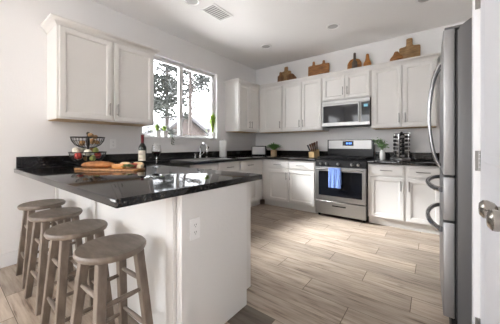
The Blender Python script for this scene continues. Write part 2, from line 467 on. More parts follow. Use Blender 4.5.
# pantry doors: post, panelled leaves, hinges, knobs
b = B(); b.box(3.3385, 3.3655, -2.862, -2.815, 0, 2.12, .0015); struct(b.build('trim_1', 'trim'))
def panel_door(name, y_far, y_near, knob_y, hinge_y, label):
    d = thing(name, label, 'door'); struct(d); del d['label'], d['category']
    x = 3.363; w_ = y_far - y_near
    b = B(); b.box(x, x + 0.035, y_near, y_far, 0.012, 2.035, 0.002)
    d1 = b.build('door_leaf', 'door', d)
    st = 0.10
    for z0, z1 in ((0.22, 0.90), (1.065, 1.90)):
        b = B()
        ya, yb = y_near + st, y_far - st
        def ring(o, dx): return [(x + dx, ya + o, z0 + o), (x + dx, yb - o, z0 + o), (x + dx, yb - o, z1 - o), (x + dx, ya + o, z1 - o)]
        prof = [(0, -0.0005), (0.004, -0.007), (0.016, -0.008), (0.030, -0.001), (0.034, -0.0015), (0.065, -0.006), (0.07, -0.0062)]
        rs = [[b.bm.verts.new(p) for p in ring(o, dx)] for o, dx in prof]
        for p, q in zip(rs, rs[1:]):
            for k in range(4): b.bm.faces.new([p[k], p[(k + 1) % 4], q[(k + 1) % 4], q[k]])
        b.bm.faces.new(rs[-1])
        b.build('raised_panel', 'door', d)
    kn = B(); kx = x - 0.058; 
    kn.lathe([(0, 0), (0.030, 0), (0.031, -0.006), (0.018, -0.010), (0.012, -0.014), (0.012, -0.030), (0.020, -0.036), (0.0265, -0.050), (0.026, -0.060), (0.017, -0.068), (0, -0.070)], (x, knob_y, 0.953), 24, axis='x')
    kn.build('door_knob', 'knobm', d)
    if hinge_y is not None:
        for z in (0.285, 1.066, 1.822):
            hb = B()
            hb.box(3.345, 3.3575, hinge_y - .0035, hinge_y, z - 0.047, z + 0.047, .001)
            for k in range(5):
                hb.tube([(3.3595, hinge_y - .006, z - 0.047 + k * .0192), (3.3595, hinge_y - .006, z - 0.047 + k * .0192 + .0175)], 0.0045, 8)
            for k in (-.033, 0, .033):
                hb.lathe([(0, -.0052), (.0028, -.0052), (.003, -.0035)], (3.350, hinge_y, z + k), 8, axis='y')
            hb.build('hinge', 'nickel', d)
    return d
panel_door('door_1', -2.868, -3.495, -3.431, -2.8625, 'x')
panel_door('door_2', -3.500, -4.28, -3.561, None, 'x')

# ------------------------------------------------------------------ outside
b = B(); b.box(-40, -0.16, -30, 40, -0.45, -0.30); o = b.build('ground', 'bounce_ground', smooth=False); struct(o)
def house(name, label, x0, x1, y0, yp, y1, zb, ze, zp):
    h = thing(name, label, 'house', ((x0 + x1) / 2, yp, -0.3))
    L = Vector(h.location)
    def q(x, y, z): return (x - L.x, y - L.y, z - L.z)
    b = B(); poly = [(y0, -0.3), (y1, -0.3), (y1, ze), (yp, zp), (y0, ze)]
    b.prism([(a - L.y, c - L.z) for a, c in poly], x0 - L.x, x1 - L.x, 'yz'); b.build('wall', 'siding', h, smooth=False)
    ov, t = 0.35, 0.14
    def slope(ya, za, yb, zb_):
        bb = B()
        bb.hexa([q(x0 - ov, ya, za), q(x1 + ov, ya, za), q(x1 + ov, yb, zb_), q(x0 - ov, yb, zb_)],
                [q(x0 - ov, ya, za + t), q(x1 + ov, ya, za + t), q(x1 + ov, yb, zb_ + t), q(x0 - ov, yb, zb_ + t)])
        bb.build('roof_slope', 'shingle', h, smooth=False)
        fb_ = B()
        fb_.hexa([q(x1 + ov, ya, za - .1), q(x1 + ov + .05, ya, za - .1), q(x1 + ov + .05, yb, zb_ - .1), q(x1 + ov, yb, zb_ - .1)],
                 [q(x1 + ov, ya, za + t), q(x1 + ov + .05, ya, za + t), q(x1 + ov + .05, yb, zb_ + t), q(x1 + ov, yb, zb_ + t)])
        fb_.build('fascia', 'fascia', h, smooth=False)
    s1 = (zp - ze) / (yp - y0); s2 = (zp - ze) / (y1 - yp)
    slope(y0 - .4, ze - .4 * s1, yp, zp); slope(yp, zp, y1 + .4, ze - .4 * s2)
    return h
house('neighbour_house', 'tan neighbouring house whose gable slopes down past the tree trunk', -18.0, -14.3, 5.6, 9.0, 13.0, 0, 1.35, 3.75)
def long_house(label, y0, y1, zr):
    h = thing('neighbour_house', label, 'house', (-24, (y0 + y1) / 2, -0.3)); hl = (y1 - y0) / 2; zr += .3
    b = B(); b.box(-2.4, 2.4, -hl + .3, hl - .3, 0, zr - 1.75); b.build('wall', 'siding', h, smooth=False)
    for s_ in (-1, 1):
        b = B(); b.hexa([(s_ * 3, -hl, zr - 1.9), (s_ * 3, hl, zr - 1.9), (0, hl, zr - .15), (0, -hl, zr - .15)], [(s_ * 3, -hl, zr - 1.75), (s_ * 3, hl, zr - 1.75), (0, hl, zr), (0, -hl, zr)])
        b.build('roof_slope', 'shingle', h, smooth=False)
long_house('long low grey-roofed house seen low in the left window pane', 6.5, 16.5, 3.95)
long_house('taller grey-roofed house rising behind the tan gable', 17.2, 26.0, 5.05)

def leaves(b, c, rad, n, size, flat=0.6):
    for _ in range(n):
        d = Vector((R.gauss(0, 1), R.gauss(0, 1), R.gauss(0, flat)))
        p = Vector(c) + d * rad * 0.5
        a = Vector((R.uniform(-1, 1), R.uniform(-1, 1), R.uniform(-.6, .6))).normalized(); u = a.orthogonal().normalized()
        sz = size * R.uniform(.6, 1.4)
        t = a.cross(u)
        b.quad(p - a * sz, p + u * sz * .45, p + a * sz, p - u * sz * .45 + t * sz * .2)

def tree(label, x, y, h, tr, clumps, leafmat):
    t = thing('tree', label, 'tree', (x, y, -0.3))
    b = B(); b.tube([(0, 0, 0), (0.03, .02, h * .4), (-.02, .05, h * .75), (0, 0, h)], [tr, tr * .85, tr * .6, tr * .2], 10)
    for c, r_, n, s in clumps:
        b.tube([(0, 0, c[2] * .92), (c[0] * .5, c[1] * .5, c[2] * .98), c], [tr * .35, tr * .22, tr * .08], 6)
    b.build('trunk', 'bark', t)
    f = B()
    for c, r_, n, s in clumps: leaves(f, c, r_, n, s)
    f.build('foliage', leafmat, t, smooth=False, recalc=False)
    return t
cl = []
for k in range(26):
    a = R.uniform(0, 2 * PI); z = R.uniform(2.9, 7.5); r_ = R.uniform(.5, 1.6)
    if 2.2 < z < 3.3 and math.sin(a) > -.1: z += 1.6
    cl.append(((r_ * math.cos(a), r_ * math.sin(a), z), .42, 110, .085))
tree('tall conifer right behind the window mullion, its bare brown trunk by the gable', -6.0, 2.93, 8.2, 0.10, cl, 'pine')
cl = []
for k in range(44):
    a = R.uniform(0, 2 * PI); z = R.uniform(1.7, 9.0); r_ = R.uniform(.3, 2.2)
    cl.append(((r_ * math.cos(a), r_ * math.sin(a), z), .6, 150, .12))
tree('leafy grey-green tree filling the left window pane', -11.0, 5.0, 9.0, 0.14, cl, 'pine2')
cl = [((R.uniform(-.9, .9), R.uniform(-.9, .9), R.uniform(1.2, 6.5)), .45, 70, .08) for k in range(18)]
tree('slim dark conifer at the far left edge of the window', -9.2, 1.7, 7.0, 0.1, cl, 'pine')


# ------------------------------------------------------------------ cabinets
def shaker(w_, h_, rail=0.055, t=0.019, name='door', parent=None, loc=(0, 0, 0)):
    """panel door, local x 0..w, z 0..h, back at y=0, front at y=-t"""
    b = B()
    def ring(o, y): return [b.bm.verts.new(p) for p in ((o, y, o), (w_ - o, y, o), (w_ - o, y, h_ - o), (o, y, h_ - o))]
    prof = [(0, 0), (0, -t + .003), (.003, -t), (rail - .012, -t), (rail - .009, -t + .003), (rail - .003, -t + .003), (rail + .003, -t + .013), (rail + .02, -t + .0135)]
    rs = [ring(o, y) for o, y in prof]
    b.bm.faces.new(rs[0][::-1])
    for p, q in zip(rs, rs[1:]):
        for k in range(4): b.bm.faces.new([p[k], p[(k + 1) % 4], q[(k + 1) % 4], q[k]])
    b.bm.faces.new(rs[-1])
    return b.build(name, 'cab', parent, loc)

def slab(w_, h_, parent, loc, name='drawer', t=0.019):
    b = B()
    def ring(o, y): return [b.bm.verts.new(p) for p in ((o, y, o), (w_ - o, y, o), (w_ - o, y, h_ - o), (o, y, h_ - o))]
    prof = [(0, 0), (0, -t + .006), (.004, -t + .004), (.012, -t + .003), (.016, -t), (.02, -t)]
    rs = [ring(o, y) for o, y in prof]
    b.bm.faces.new(rs[0][::-1])
    for p, q in zip(rs, rs[1:]):
        for k in range(4): b.bm.faces.new([p[k], p[(k + 1) % 4], q[(k + 1) % 4], q[k]])
    b.bm.faces.new(rs[-1])
    return b.build(name, 'cab', parent, loc)

def pull(parent, x, z, L=0.14, vertical=True, y=-0.019, r=0.0062):
    b = B(); so = 0.030
    if vertical:
        b.tube([(x, y - so, z - L / 2), (x, y - so, z + L / 2)], r, 8)
        for s_ in (-.36, .36): b.tube([(x, y, z + s_ * L), (x, y - so, z + s_ * L)], r * .8, 8)
    else:
        b.tube([(x - L / 2, y - so, z), (x + L / 2, y - so, z)], r, 8)
        for s_ in (-.36, .36): b.tube([(x + s_ * L, y, z), (x + s_ * L, y - so, z)], r * .8, 8)
    return b.build('handle', 'nickel', parent)

def crown(parent, w_, d, z, lret=None, rret=None):
    """lret/rret: 'ret' = return along the side, 'inner' = mitred into the next run, None = butt end"""
    b = B()
    prof = [(0.002, z - .055), (0.006, z - .05), (0.012, z - .035), (0.03, z - .012), (0.05, z - .002), (0.054, z + .004), (0.054, z + .014), (0.0, z + .014)]
    rings = []
    for o, zz in prof:
        pts = []
        if lret == 'ret': pts += [(-o, -.004, zz), (-o, -d - o, zz)]
        elif lret == 'inner': pts += [(o, -d - o, zz)]
        else: pts += [(0, -d - o, zz)]
        if rret == 'ret': pts += [(w_ + o, -d - o, zz), (w_ + o, -.004, zz)]
        elif rret == 'inner': pts += [(w_ - o, -d - o, zz)]
        else: pts += [(w_, -d - o, zz)]
        rings.append([b.bm.verts.new(p) for p in pts])
    for p, q in zip(rings, rings[1:]):
        for k in range(len(p) - 1): b.bm.faces.new([p[k], p[k + 1], q[k + 1], q[k]])
    return b.build('crown_moulding', 'cab', parent)

UB, UT, UD = 1.392, 2.345, 0.335
def upper(label, loc, rz, w_, z0, doors, lret=None, rret=None, d=UD, bot=True):
    """doors: list of (x0, x1, handle side 'l'/'r'); local front faces -y"""
    c = thing('upper_cabinet', label, 'cabinet', (loc[0], loc[1], z0), rz, 'painted upper cabinets')
    h_ = UT - z0
    b = B(); b.box(0.001, w_ - .001, -d + .001, -.001, 0.004, h_, .0015); b.build('cabinet_body', 'cab', c)
    if bot:
        b = B(); b.box(0.012, w_ - .012, -d + .02, -.004, -.001, .004); b.build('bottom_panel', 'kraft', c, smooth=False)['label'] = 'unpainted brown underside'
    crown(c, w_, d, h_, lret, rret)
    for x0, x1, hs in doors:
        dr = shaker(x1 - x0, h_ - .055 - .022, parent=c, loc=(x0, -d, .018))
        pull(dr, (x1 - x0 - .03) if hs == 'r' else .03, .12, .135)
    return c
RZ = PI / 2
upper('wide painted upper cabinet left of the window, over the peninsula end', (0, -3.70), RZ, 1.005, UB, [(.022, .492, 'r'), (.516, .985, 'l')], 'ret', 'ret')
upper('painted upper cabinet in the corner right of the window, over the paper towels', (0, -1.005), RZ, 0.67, UB, [(.02, .322, 'r'), (.334, .640, 'l')], 'ret', 'inner')
c1 = upper('single-door upper cabinet on the range wall, over the small potted fern', (0.336, 0), 0, 0.546, UB, [(.118, .536, 'r')], 'inner', None)
upper('two-door upper cabinet over the knife block, left of the microwave', (0.883, 0), 0, 0.787, UB, [(.014, .396, 'r'), (.408, .772, 'l')])
upper('short two-door upper cabinet sitting on top of the microwave', (1.672, 0), 0, 0.762, 1.886, [(.014, .376, 'r'), (.388, .748, 'l')], bot=False)
upper('two-door upper cabinet at the right end, next to the refrigerator', (2.436, 0), 0, 0.80, UB, [(.03, .400, 'r'), (.414, .785, 'l')], None, 'ret')

BH = 0.872
def base(label, loc, rz, w_, cols, d=0.60, top=BH, group='painted base cabinets', drawers=True):
    """cols: list of (x0, x1, handle side)"""
    c = thing('base_cabinet', label, 'cabinet', (loc[0], loc[1], 0), rz, group)
    b = B(); b.box(0.001, w_ - .001, -d + .001, -.004, 0.105, top, .0015)
    if top < BH: b.box(0.001, w_ - .001, -d + .001, -d + .02, top, BH)
    b.build('cabinet_body', 'cab', c)
    b = B(); b.box(0.002, w_ - .002, -d + .06, -.02, 0.001, .105); b.build('toe_kick', 'cab', c, smooth=False)
    for x0, x1, hs in cols:
        ww = x1 - x0
        if drawers:
            dr = slab(ww, .145, c, (x0, -d, .715)); pull(dr, ww / 2, .072, .15, False)
        dtop = .69 if drawers else .86
        do = shaker(ww, dtop - .125, parent=c, loc=(x0, -d, .125))
        pull(do, (ww - .03) if hs == 'r' else .03, dtop - .125 - .10, .135)
    return c
base('painted base cabinet left of the range, two drawers over two doors', (0.605, 0), 0, 1.055, [(.135, .552, 'r'), (.562, 1.030, 'l')])
base('painted base cabinet right of the range, partly behind the refrigerator handles', (2.442, 0), 0, 0.845, [(.036, .440, 'r'), (.474, .830, 'l')])
base('base cabinet under the corner counter, its drawer seen past the peninsula end', (0.0, -1.30), RZ, 0.697, [(.02, .51, 'l')])
base('wide sink base cabinet below the window', (0.0, -2.32), RZ, 1.015, [(.02, .50, 'r'), (.515, .99, 'l')], top=.70)
# ------------------------------------------------------------------ peninsula
PXE, PY0, PY1 = 2.125, -3.612, -3.055
p = thing('peninsula_cabinet', 'white painted peninsula base behind the bar stools with plain end panel', 'cabinet', (1.0, -3.3, 0))
def L_(x0, x1, y0, y1, z0, z1): return (x0 - 1.0, x1 - 1.0, y0 + 3.3, y1 + 3.3, z0, z1)
b = B(); b.box(*L_(0.004, PXE - .012, PY0 + .02, -3.06, 0.002, BH - .0), 0.001); b.build('cabinet_body', 'cab', p)
b = B(); b.box(*L_(0.004, PXE - .013, PY0, PY0 + .0195, 0.002, BH), 0.001); b.build('back_panel', 'panel', p)
b = B(); b.box(*L_(PXE - .0115, PXE + .008, PY0, PY1, 0.002, BH), 0.001)
b.build('end_panel', 'panel', p)
b = B(); b.box(*L_(0.66, PXE + .003, -3.0595, -3.002, 0.105, BH), 0.001); b.build('face_frame', 'cab', p)
for k, (xa, xb) in enumerate(((1.66, 2.10), (1.20, 1.645))):
    ww = xb - xa
    dr = slab(ww, .145, p, (xb - 1.0, -3.002 + 3.3, .715)); dr.rotation_euler = (0, 0, PI); pull(dr, ww / 2, .072, .15, False)
    do = shaker(ww, .565, parent=p, loc=(xb - 1.0, -3.002 + 3.3, .125)); do.rotation_euler = (0, 0, PI); pull(do, .03, .465, .135)
for xa, xb in ((0.985, 1.047), (2.02, 2.088), (0.005, 0.055)):
    b = B(); b.box(*L_(xa, xb, PY0 - .022, PY0 - .0005, 0.002, BH), 0.003); b.build('batten', 'cab', p)['label'] = 'beige vertical trim board'

# counter: one continuous worktop with backsplash
def cells(name, polys, hole, z0, z1, parent, bev=.006):
    """rectilinear slab from rectangles (x0,x1,y0,y1) minus hole rectangles"""
    xs = sorted({v for r_ in polys + hole for v in r_[:2]}); ys = sorted({v for r_ in polys + hole for v in r_[2:]})
    inside = lambda rs, x, y: any(r_[0] < x < r_[1] and r_[2] < y < r_[3] for r_ in rs)
    t = bmesh.new(); vt = {}
    def V(i, j):
        if (i, j) not in vt: vt[(i, j)] = t.verts.new((xs[i], ys[j], z0))
        return vt[(i, j)]
    for i in range(len(xs) - 1):
        for j in range(len(ys) - 1):
            cx, cy = (xs[i] + xs[i + 1]) / 2, (ys[j] + ys[j + 1]) / 2
            if inside(polys, cx, cy) and not inside(hole, cx, cy):
                t.faces.new([V(i, j), V(i + 1, j), V(i + 1, j + 1), V(i, j + 1)])
    r_ = bmesh.ops.extrude_face_region(t, geom=t.faces[:])
    bmesh.ops.translate(t, vec=(0, 0, z1 - z0), verts=[g for g in r_['geom'] if isinstance(g, bmesh.types.BMVert)])
    bmesh.ops.dissolve_limit(t, angle_limit=.01, verts=t.verts[:], edges=t.edges[:])
    bmesh.ops.recalc_face_normals(t, faces=t.faces)
    es = [e for e in t.edges if len(e.link_faces) == 2 and e.calc_face_angle(0) > 0.6]
    bmesh.ops.bevel(t, geom=es, offset=bev, segments=3, affect='EDGES', profile=0.5)
    b = B(); b._merge(t)
    return b.build(name, 'granite', parent)
SX0, SX1, SY0, SY1 = 0.13, 0.56, -2.27, -1.50
ct = thing('countertop', 'black granite worktop running from the peninsula round to the range', 'countertop', (0, 0, 0))
cells('worktop_slab', [(0.002, 2.141, -3.945, -2.868), (0.002, 0.655, -2.868, -0.65), (0.002, 1.662, -0.65, -0.002)], [(SX0, SX1, SY0, SY1)], 0.874, 0.914, ct)
b = B(); b.box(0.002, .022, -3.93, -.0025, .9145, 1.025, .002); b.build('backsplash', 'granite', ct)
b = B(); b.box(0.0225, 1.655, -.022, -.0025, .9145, 1.025, .002); b.build('backsplash', 'granite', ct)
ct2 = thing('countertop', 'short black granite worktop between the range and the refrigerator', 'countertop', (0, 0, 0))
cells('worktop_slab', [(2.440, 3.29, -0.65, -0.002)], [], 0.874, 0.914, ct2)
b = B(); b.box(2.445, 3.285, -.022, -.0025, .9145, 1.025, .002); b.build('backsplash', 'granite', ct2)

# sink, faucet
s = thing('kitchen_sink', 'stainless drop-in sink set into the counter under the window', 'sink', ((SX0 + SX1) / 2, (SY0 + SY1) / 2, .914))
b = B(); hx, hy = (SX1 - SX0) / 2, (SY1 - SY0) / 2
prof = [(.03, .0015), (.03, .006), (.004, .007), (-.012, .004), (-.02, -.02), (-.03, -.17), (-.08, -.185)]
rs = [[b.bm.verts.new((sx * (hx + o), sy * (hy + o), z)) for sx, sy in ((-1, -1), (1, -1), (1, 1), (-1, 1))] for o, z in prof]
for q, r_ in zip(rs, rs[1:]):
    for k in range(4): b.bm.faces.new([q[k], q[(k + 1) % 4], r_[(k + 1) % 4], r_[k]])
b.bm.faces.new(rs[-1]); b.build('sink_basin', 'steel', s)
b = B(); b.lathe([(0, -.183), (.035, -.183), (.04, -.181)], (0, 0, 0), 16); b.build('drain', 'chrome', s)
f = thing('faucet', 'chrome arched kitchen faucet behind the sink', 'faucet', (.066, -1.69, .9155))
b = B(); b.lathe([(0, 0), (.028, 0), (.028, .012), (.02, .02), (.018, .06), (.0, .06)], (0, 0, 0), 16); b.build('faucet_base', 'chrome', f)
b = B(); pts = [(0, 0, .05), (0, 0, .16)] + [(.085 - .085 * math.cos(a), .0, .16 + .085 * math.sin(a)) for a in [k * PI / 8 for k in range(1, 8)]] + [(.172, 0, .15), (.176, 0, .11)]
b.tube(pts, .015, 10); b.build('spout', 'chrome', f)
b = B(); b.tube([(.0, .018, .05), (.0, .06, .075), (-.005, .10, .12)], [.010, .008, .010], 8); b.build('lever', 'chrome', f)
f2 = thing('side_sprayer', 'black pull-out sprayer standing beside the faucet', 'sprayer', (.066, -1.55, .9155))
b = B(); b.lathe([(0, 0), (.024, 0), (.022, .02), (.014, .03), (.0, .03)], (0, 0, 0), 14); b.build('sprayer_collar', 'chrome', f2)
b = B(); b.tube([(0, 0, .03), (0, 0, .09), (.012, 0, .15), (.04, 0, .19)], [.013, .014, .018, .022], 10); b.build('sprayer_head', 'blackm', f2)
sb = thing('soap_dispenser', 'dark soap pump standing left of the faucet', 'soap dispenser', (.066, -1.80, .9155))
b = B(); b.lathe([(0, 0), (.02, 0), (.02, .01), (.008, .014), (.008, .08), (0, .08)], (0, 0, 0), 12); b.build('pump_stem', 'chrome', sb)
b = B(); b.tube([(0, 0, .085), (.04, 0, .10), (.075, 0, .092)], [.010, .009, .006], 8); b.build('pump_spout', 'blackm', sb)

# ------------------------------------------------------------------ range
rg = thing('gas_range', 'stainless steel gas range with black cooktop and blue display', 'range', (2.052, -.33, 0))
W2 = .379
b = B(); b.box(-W2, W2, -.285, .31, .05, .895, .003); b.build('range_body', 'blackm', rg)
b = B(); b.box(-W2, W2, -.31, .315, .8955, .918, .004); b.build('cooktop', 'black', rg)
b = B(); b.hexa([(-W2, -.286, .80), (W2, -.286, .80), (W2, -.325, .80), (-W2, -.325, .80)][::-1], [(-W2, -.286, .8945), (W2, -.286, .8945), (W2, -.312, .8945), (-W2, -.312, .8945)][::-1])
b.build('control_panel', 'blackm', rg, smooth=False)
for kx in (-.29, -.20, -.02, .18, .27):
    b = B(); b.lathe([(0, 0), (.023, 0), (.022, -.006), (.018, -.010), (.016, -.026), (.013, -.030), (0, -.030)], (kx, -.321, .845), 18, axis='y')
    b.build('knob', 'steel', rg)
od = None
b = B(); b.box(-W2 + .002, W2 - .002, -.335, -.287, .268, .795, .004); od = b.build('oven_door', 'steel', rg)
b = B(); b.box(-.32, .325, -.3375, -.3352, .345, .73, .001); b.build('oven_window', 'bglass', od)
b = B(); b.tube([(-.345, -.385, .762), (.345, -.385, .762)], .012, 12)
for s_ in (-.33, .33): b.tube([(s_, -.336, .762), (s_, -.385, .762)], .010, 10)
b.build('oven_handle', 'steel', od)
b = B(); b.box(-W2 + .002, W2 - .002, -.332, -.287, .052, .258, .004); dw = b.build('storage_drawer', 'steel', rg)
b = B(); b.box(-.105, .10, -.3345, -.3325, .185, .203, .001); b.build('drawer_grip', 'black', dw)
for fx in (-.34, .34):
    for fy in (-.25, .26):
        b = B(); b.lathe([(0, 0.001), (.02, 0.001), (.018, .05), (0, .05)], (fx, fy, 0), 10); b.build('foot', 'blackm', rg)
b = B(); b.box(-W2, W2, .235, .31, .9185, 1.23, .006); bg = b.build('backguard', 'black', rg)
b = B(); b.box(-.355, .345, .231, .2348, 1.075, 1.218, .001); b.build('backguard_plate', 'steel', bg)
b = B(); b.box(-.11, .07, .2285, .2306, 1.125, 1.205, .001); b.build('clock_panel', 'bglass', bg)
b = B()
for k in range(4):
    x = -.05 + k * .022 + (.006 if k > 1 else 0)
    b.box(x, x + .014, .2275, .2284, 1.152, 1.18)
b.build('clock_display', 'display', bg, smooth=False)
for gx in (-.245, 0.0, .245):
    g_ = B(); w3 = .115
    g_.box(gx - w3, gx + w3, -.29, -.275, .935, .95, .002); g_.box(gx - w3, gx + w3, .195, .21, .935, .95, .002)
    g_.box(gx - w3, gx - w3 + .014, -.275, .195, .935, .95, .002); g_.box(gx + w3 - .014, gx + w3, -.275, .195, .935, .95, .002)
    g_.box(gx - .007, gx + .007, -.275, .195, .936, .949, .002)
    for yy in (-.16, -.04, .08): g_.box(gx - w3 + .014, gx + w3 - .014, yy - .006, yy + .006, .936, .949, .002)
    for sx in (-1, 1):
        for yy in (-.28, .2): g_.box(gx + sx * (w3 - .008) - .006, gx + sx * (w3 - .008) + .006, yy - .006, yy + .006, .9185, .936)
    g_.build('grate', 'blackm', rg)
for bx, by in ((-.245, -.15), (-.245, .09), (.245, -.15), (.245, .09), (0, -.03)):
    b = B(); b.lathe([(0, .9185), (.045, .9185), (.045, .926), (.03, .931), (0, .931)], (bx, by, 0), 16); b.build('burner', 'blackm', rg)
# blue towel over the oven handle
tw = B(); nx, nz = 14, 18
def tpt(i, j, side):
    x = -.135 + .18 * i / nx; s_ = j / nz
    z = .777 - s_ * (.29 if side == 0 else .24)
    wv = .006 * math.sin(i * 1.1 + s_ * 2) * s_ + .003 * math.sin(i * 2.3)
    y = (-.402 - .004 - wv) if side == 0 else (-.369 + wv * .5)
    return Vector((x + .006 * s_ * math.sin(i), y, z))
grid = []
for j in range(nz, -1, -1): grid.append([tw.bm.verts.new(tpt(i, j, 0)) for i in range(nx + 1)])
for a in (.4, .8, 1.2, 1.57, 1.95, 2.35, 2.75):
    grid.append([tw.bm.verts.new((-.135 + .18 * i / nx, -.3865 - .0178 * math.cos(a), .764 + .0165 * math.sin(a) + .003)) for i in range(nx + 1)])
for j in range(1, nz + 1): grid.append([tw.bm.verts.new(tpt(i, j, 1)) for i in range(nx + 1)])
for q, r_ in zip(grid, grid[1:]):
    for k in range(nx): tw.bm.faces.new([q[k], q[k + 1], r_[k + 1], r_[k]])
to = tw.build('dish_towel', 'towel', None, (2.052, -.33, 0))
sm = to.modifiers.new('solid', 'SOLIDIFY'); sm.thickness = .005; sm.offset = 1
tag(to, 'blue dish towel hanging over the oven door handle', 'towel')

# ------------------------------------------------------------------ microwave
mw = thing('microwave', 'stainless over-the-range microwave with black glass door', 'microwave', (2.053, 0, 1.448))
b = B(); b.box(-.376, .376, -.355, -.003, 0, .432, .003); b.build('microwave_body', 'blackm', mw)
b = B(); b.box(-.376, .376, -.378, -.356, .376, .431, .003); b.build('vent_strip', 'steel', mw)
b = B(); b.box(-.376, .376, -.385, -.356, .004, .373, .004); d = b.build('microwave_door', 'steel', mw)
b = B(); b.box(-.350, .205, -.3875, -.3853, .062, .345, .001); b.build('door_glass', 'bglass', d)
b = B(); b.box(.252, .372, -.3875, -.3853, .055, .362, .001); cp = b.build('control_panel', 'bglass', d)
b = B(); b.box(.29, .345, -.3885, -.3877, .285, .325); b.build('clock_display', 'displayc', cp, smooth=False)
b = B()
b.tube([(.228, -.425, .05), (.228, -.425, .36)], .010, 10)
for z in (.07, .34): b.tube([(.228, -.386, z), (.228, -.425, z)], .008, 8)
b.build('microwave_handle', 'steel', d)

# ------------------------------------------------------------------ refrigerator
fr = thing('refrigerator', 'stainless four-door refrigerator with bowed handles, beside the white pantry door', 'refrigerator', (3.65, -2.21, 0))
FY0, FY1 = -.45, .45
bx0 = 3.297 - 3.65
b = B()
poly = [(bx0, .03), (bx0 + .68, .03), (bx0 + .68, 1.83), (bx0 + .10, 1.83), (bx0 + .05, 1.822), (bx0 + .02, 1.80), (bx0, 1.772)]
b.prism([(x, z) for x, z in poly], FY0, FY1, 'xz', .002); b.build('refrigerator_body', 'fside', fr)
def fdoor(name, y0, y1, z0, z1):
    b = B(); xf, xb = 3.235 - 3.65, 3.285 - 3.65
    n = 8; yc = (y0 + y1) / 2
    pts = []
    bulge = .004
    for k in range(n + 1):
        t = k / n; pts.append((xf - bulge * math.sin(PI * t) * (1 if (y1 - y0) > .5 else .6), y0 + (y1 - y0) * t))
    pts += [(xb, y1), (xb, y0)]
    b.prism(pts, z0, z1, 'xy', .004)
    return b.build(name, 'steel_l', fr)
d1 = fdoor('door', FY0, -.003, .970, 1.787); d2 = fdoor('door', .003, FY1, .970, 1.787)
w1 = fdoor('drawer', FY0, FY1, .716, .958); w2 = fdoor('drawer', FY0, FY1, .175, .704)
def bowbar(parent, a, b_, bow, r0=.0135):
    b = B(); a, b_ = Vector(a), Vector(b_); n = 16; pts = []; rr = []
    for k in range(n + 1):
        t = k / n; p_ = a.lerp(b_, t); p_.x -= bow * (math.sin(PI * t) ** .6); pts.append(p_); rr.append(r0 + .003 * abs(2 * t - 1))
    b.tube(pts, rr, 10); return b.build('handle', 'bar', parent)
HX = 3.228 - 3.65
bowbar(d1, (HX, -.055, .99), (HX, -.055, 1.70), .060, .010); bowbar(d2, (HX, .055, .99), (HX, .055, 1.70), .060, .010)
bowbar(w1, (HX, -.37, .875), (HX, .37, .875), .07); bowbar(w2, (HX, -.37, .640), (HX, .37, .640), .07)
for y in (FY0 + .03, FY1 - .03):
    b = B(); b.box(3.24 - 3.65, 3.36 - 3.65, y - .025, y + .025, 1.7875, 1.802, .003); b.build('hinge_cover', 'fside', fr)
b = B(); b.box(3.288 - 3.65, 3.2965 - 3.65, FY0 + .005, FY1 - .005, .17, 1.78); b.build('door_gasket', 'dark', fr, smooth=False)
b = B(); b.box(3.27 - 3.65, 3.2965 - 3.65, FY0 + .01, FY1 - .01, .03, .165, .003); b.build('base_grille', 'blackm', fr)
for y in (FY0 + .06, FY1 - .06):
    for x in (-.30, .28):
        b = B(); b.lathe([(0, .0005), (.022, .0005), (.022, .03), (0, .03)], (x, y, 0), 10); b.build('foot', 'blackm', fr)

# ------------------------------------------------------------------ stools
def make_stool(label):
    t = thing('bar_stool', label, 'stool', (0, 0, 0), 0, 'bar stools along the peninsula')
    b = B(); a_, c_ = .162, .162
    prof = [(0, .600), (.90, .600), (.965, .603), (1.0, .614), (.995, .623), (.955, .631), (.80, .632), (.4, .629), (0, .628)]
    b.lathe([(r_, z) for r_, z in prof], (0, 0, 0), 40, a_, c_); b.build('seat', 'stool', t)
    top = {}; bot = {}
    for sx in (-1, 1):
        for sy in (-1, 1):
            tp = Vector((sx * .092, sy * .088, .6005)); bt = Vector((sx * .150, sy * .135, .001))
            top[sx, sy] = tp; bot[sx, sy] = bt
            b = B(); q = .021; r_ = .019
            b.hexa([bt + Vector(v) for v in ((-r_, -r_, 0), (r_, -r_, 0), (r_, r_, 0), (-r_, r_, 0))],
                   [tp + Vector(v) for v in ((-q, -q, 0), (q, -q, 0), (q, q, 0), (-q, q, 0))])
            bmesh.ops.bevel(b.bm, geom=[e for e in b.bm.edges], offset=.003, segments=1, affect='EDGES')
            b.build('leg', 'stool', t)
    def at(k, z): return bot[k].lerp(top[k], z / .6005)
    for (k1, k2, zs) in (((-1, -1), (1, -1), (.20, .44)), ((-1, 1), (1, 1), (.20, .44)), ((-1, -1), (-1, 1), (.16, .40)), ((1, -1), (1, 1), (.16, .40))):
        for z in zs:
            b = B(); p0, p1 = at(k1, z), at(k2, z); dv = (p1 - p0).normalized() * .012
            m_ = (p0 + p1) / 2
            b.tube([p0 + dv, p0.lerp(p1, .3), m_, p0.lerp(p1, .7), p1 - dv], [.009, .0115, .0125, .0115, .009], 10)
            b.build('rung', 'stool', t)
    return t
st0 = make_stool('nearest of the four grey wooden bar stools, under the peninsula corner')
spots = [(1.882, -3.852, .03, None), (1.422, -3.860, -.02, 'second nearest grey wooden bar stool, one in from the peninsula corner'),
         (.922, -3.842, .02, 'third grey wooden bar stool from the peninsula corner, second from the left wall'),
         (.450, -3.825, -.03, 'grey wooden bar stool farthest from the peninsula corner, next to the left wall')]
for k, (x, y, rz, lab) in enumerate(spots):
    o = st0 if k == 0 else copy_tree(st0)
    o.location = (x, y, 0); o.rotation_euler = (0, 0, rz)
    if lab: o['label'] = lab

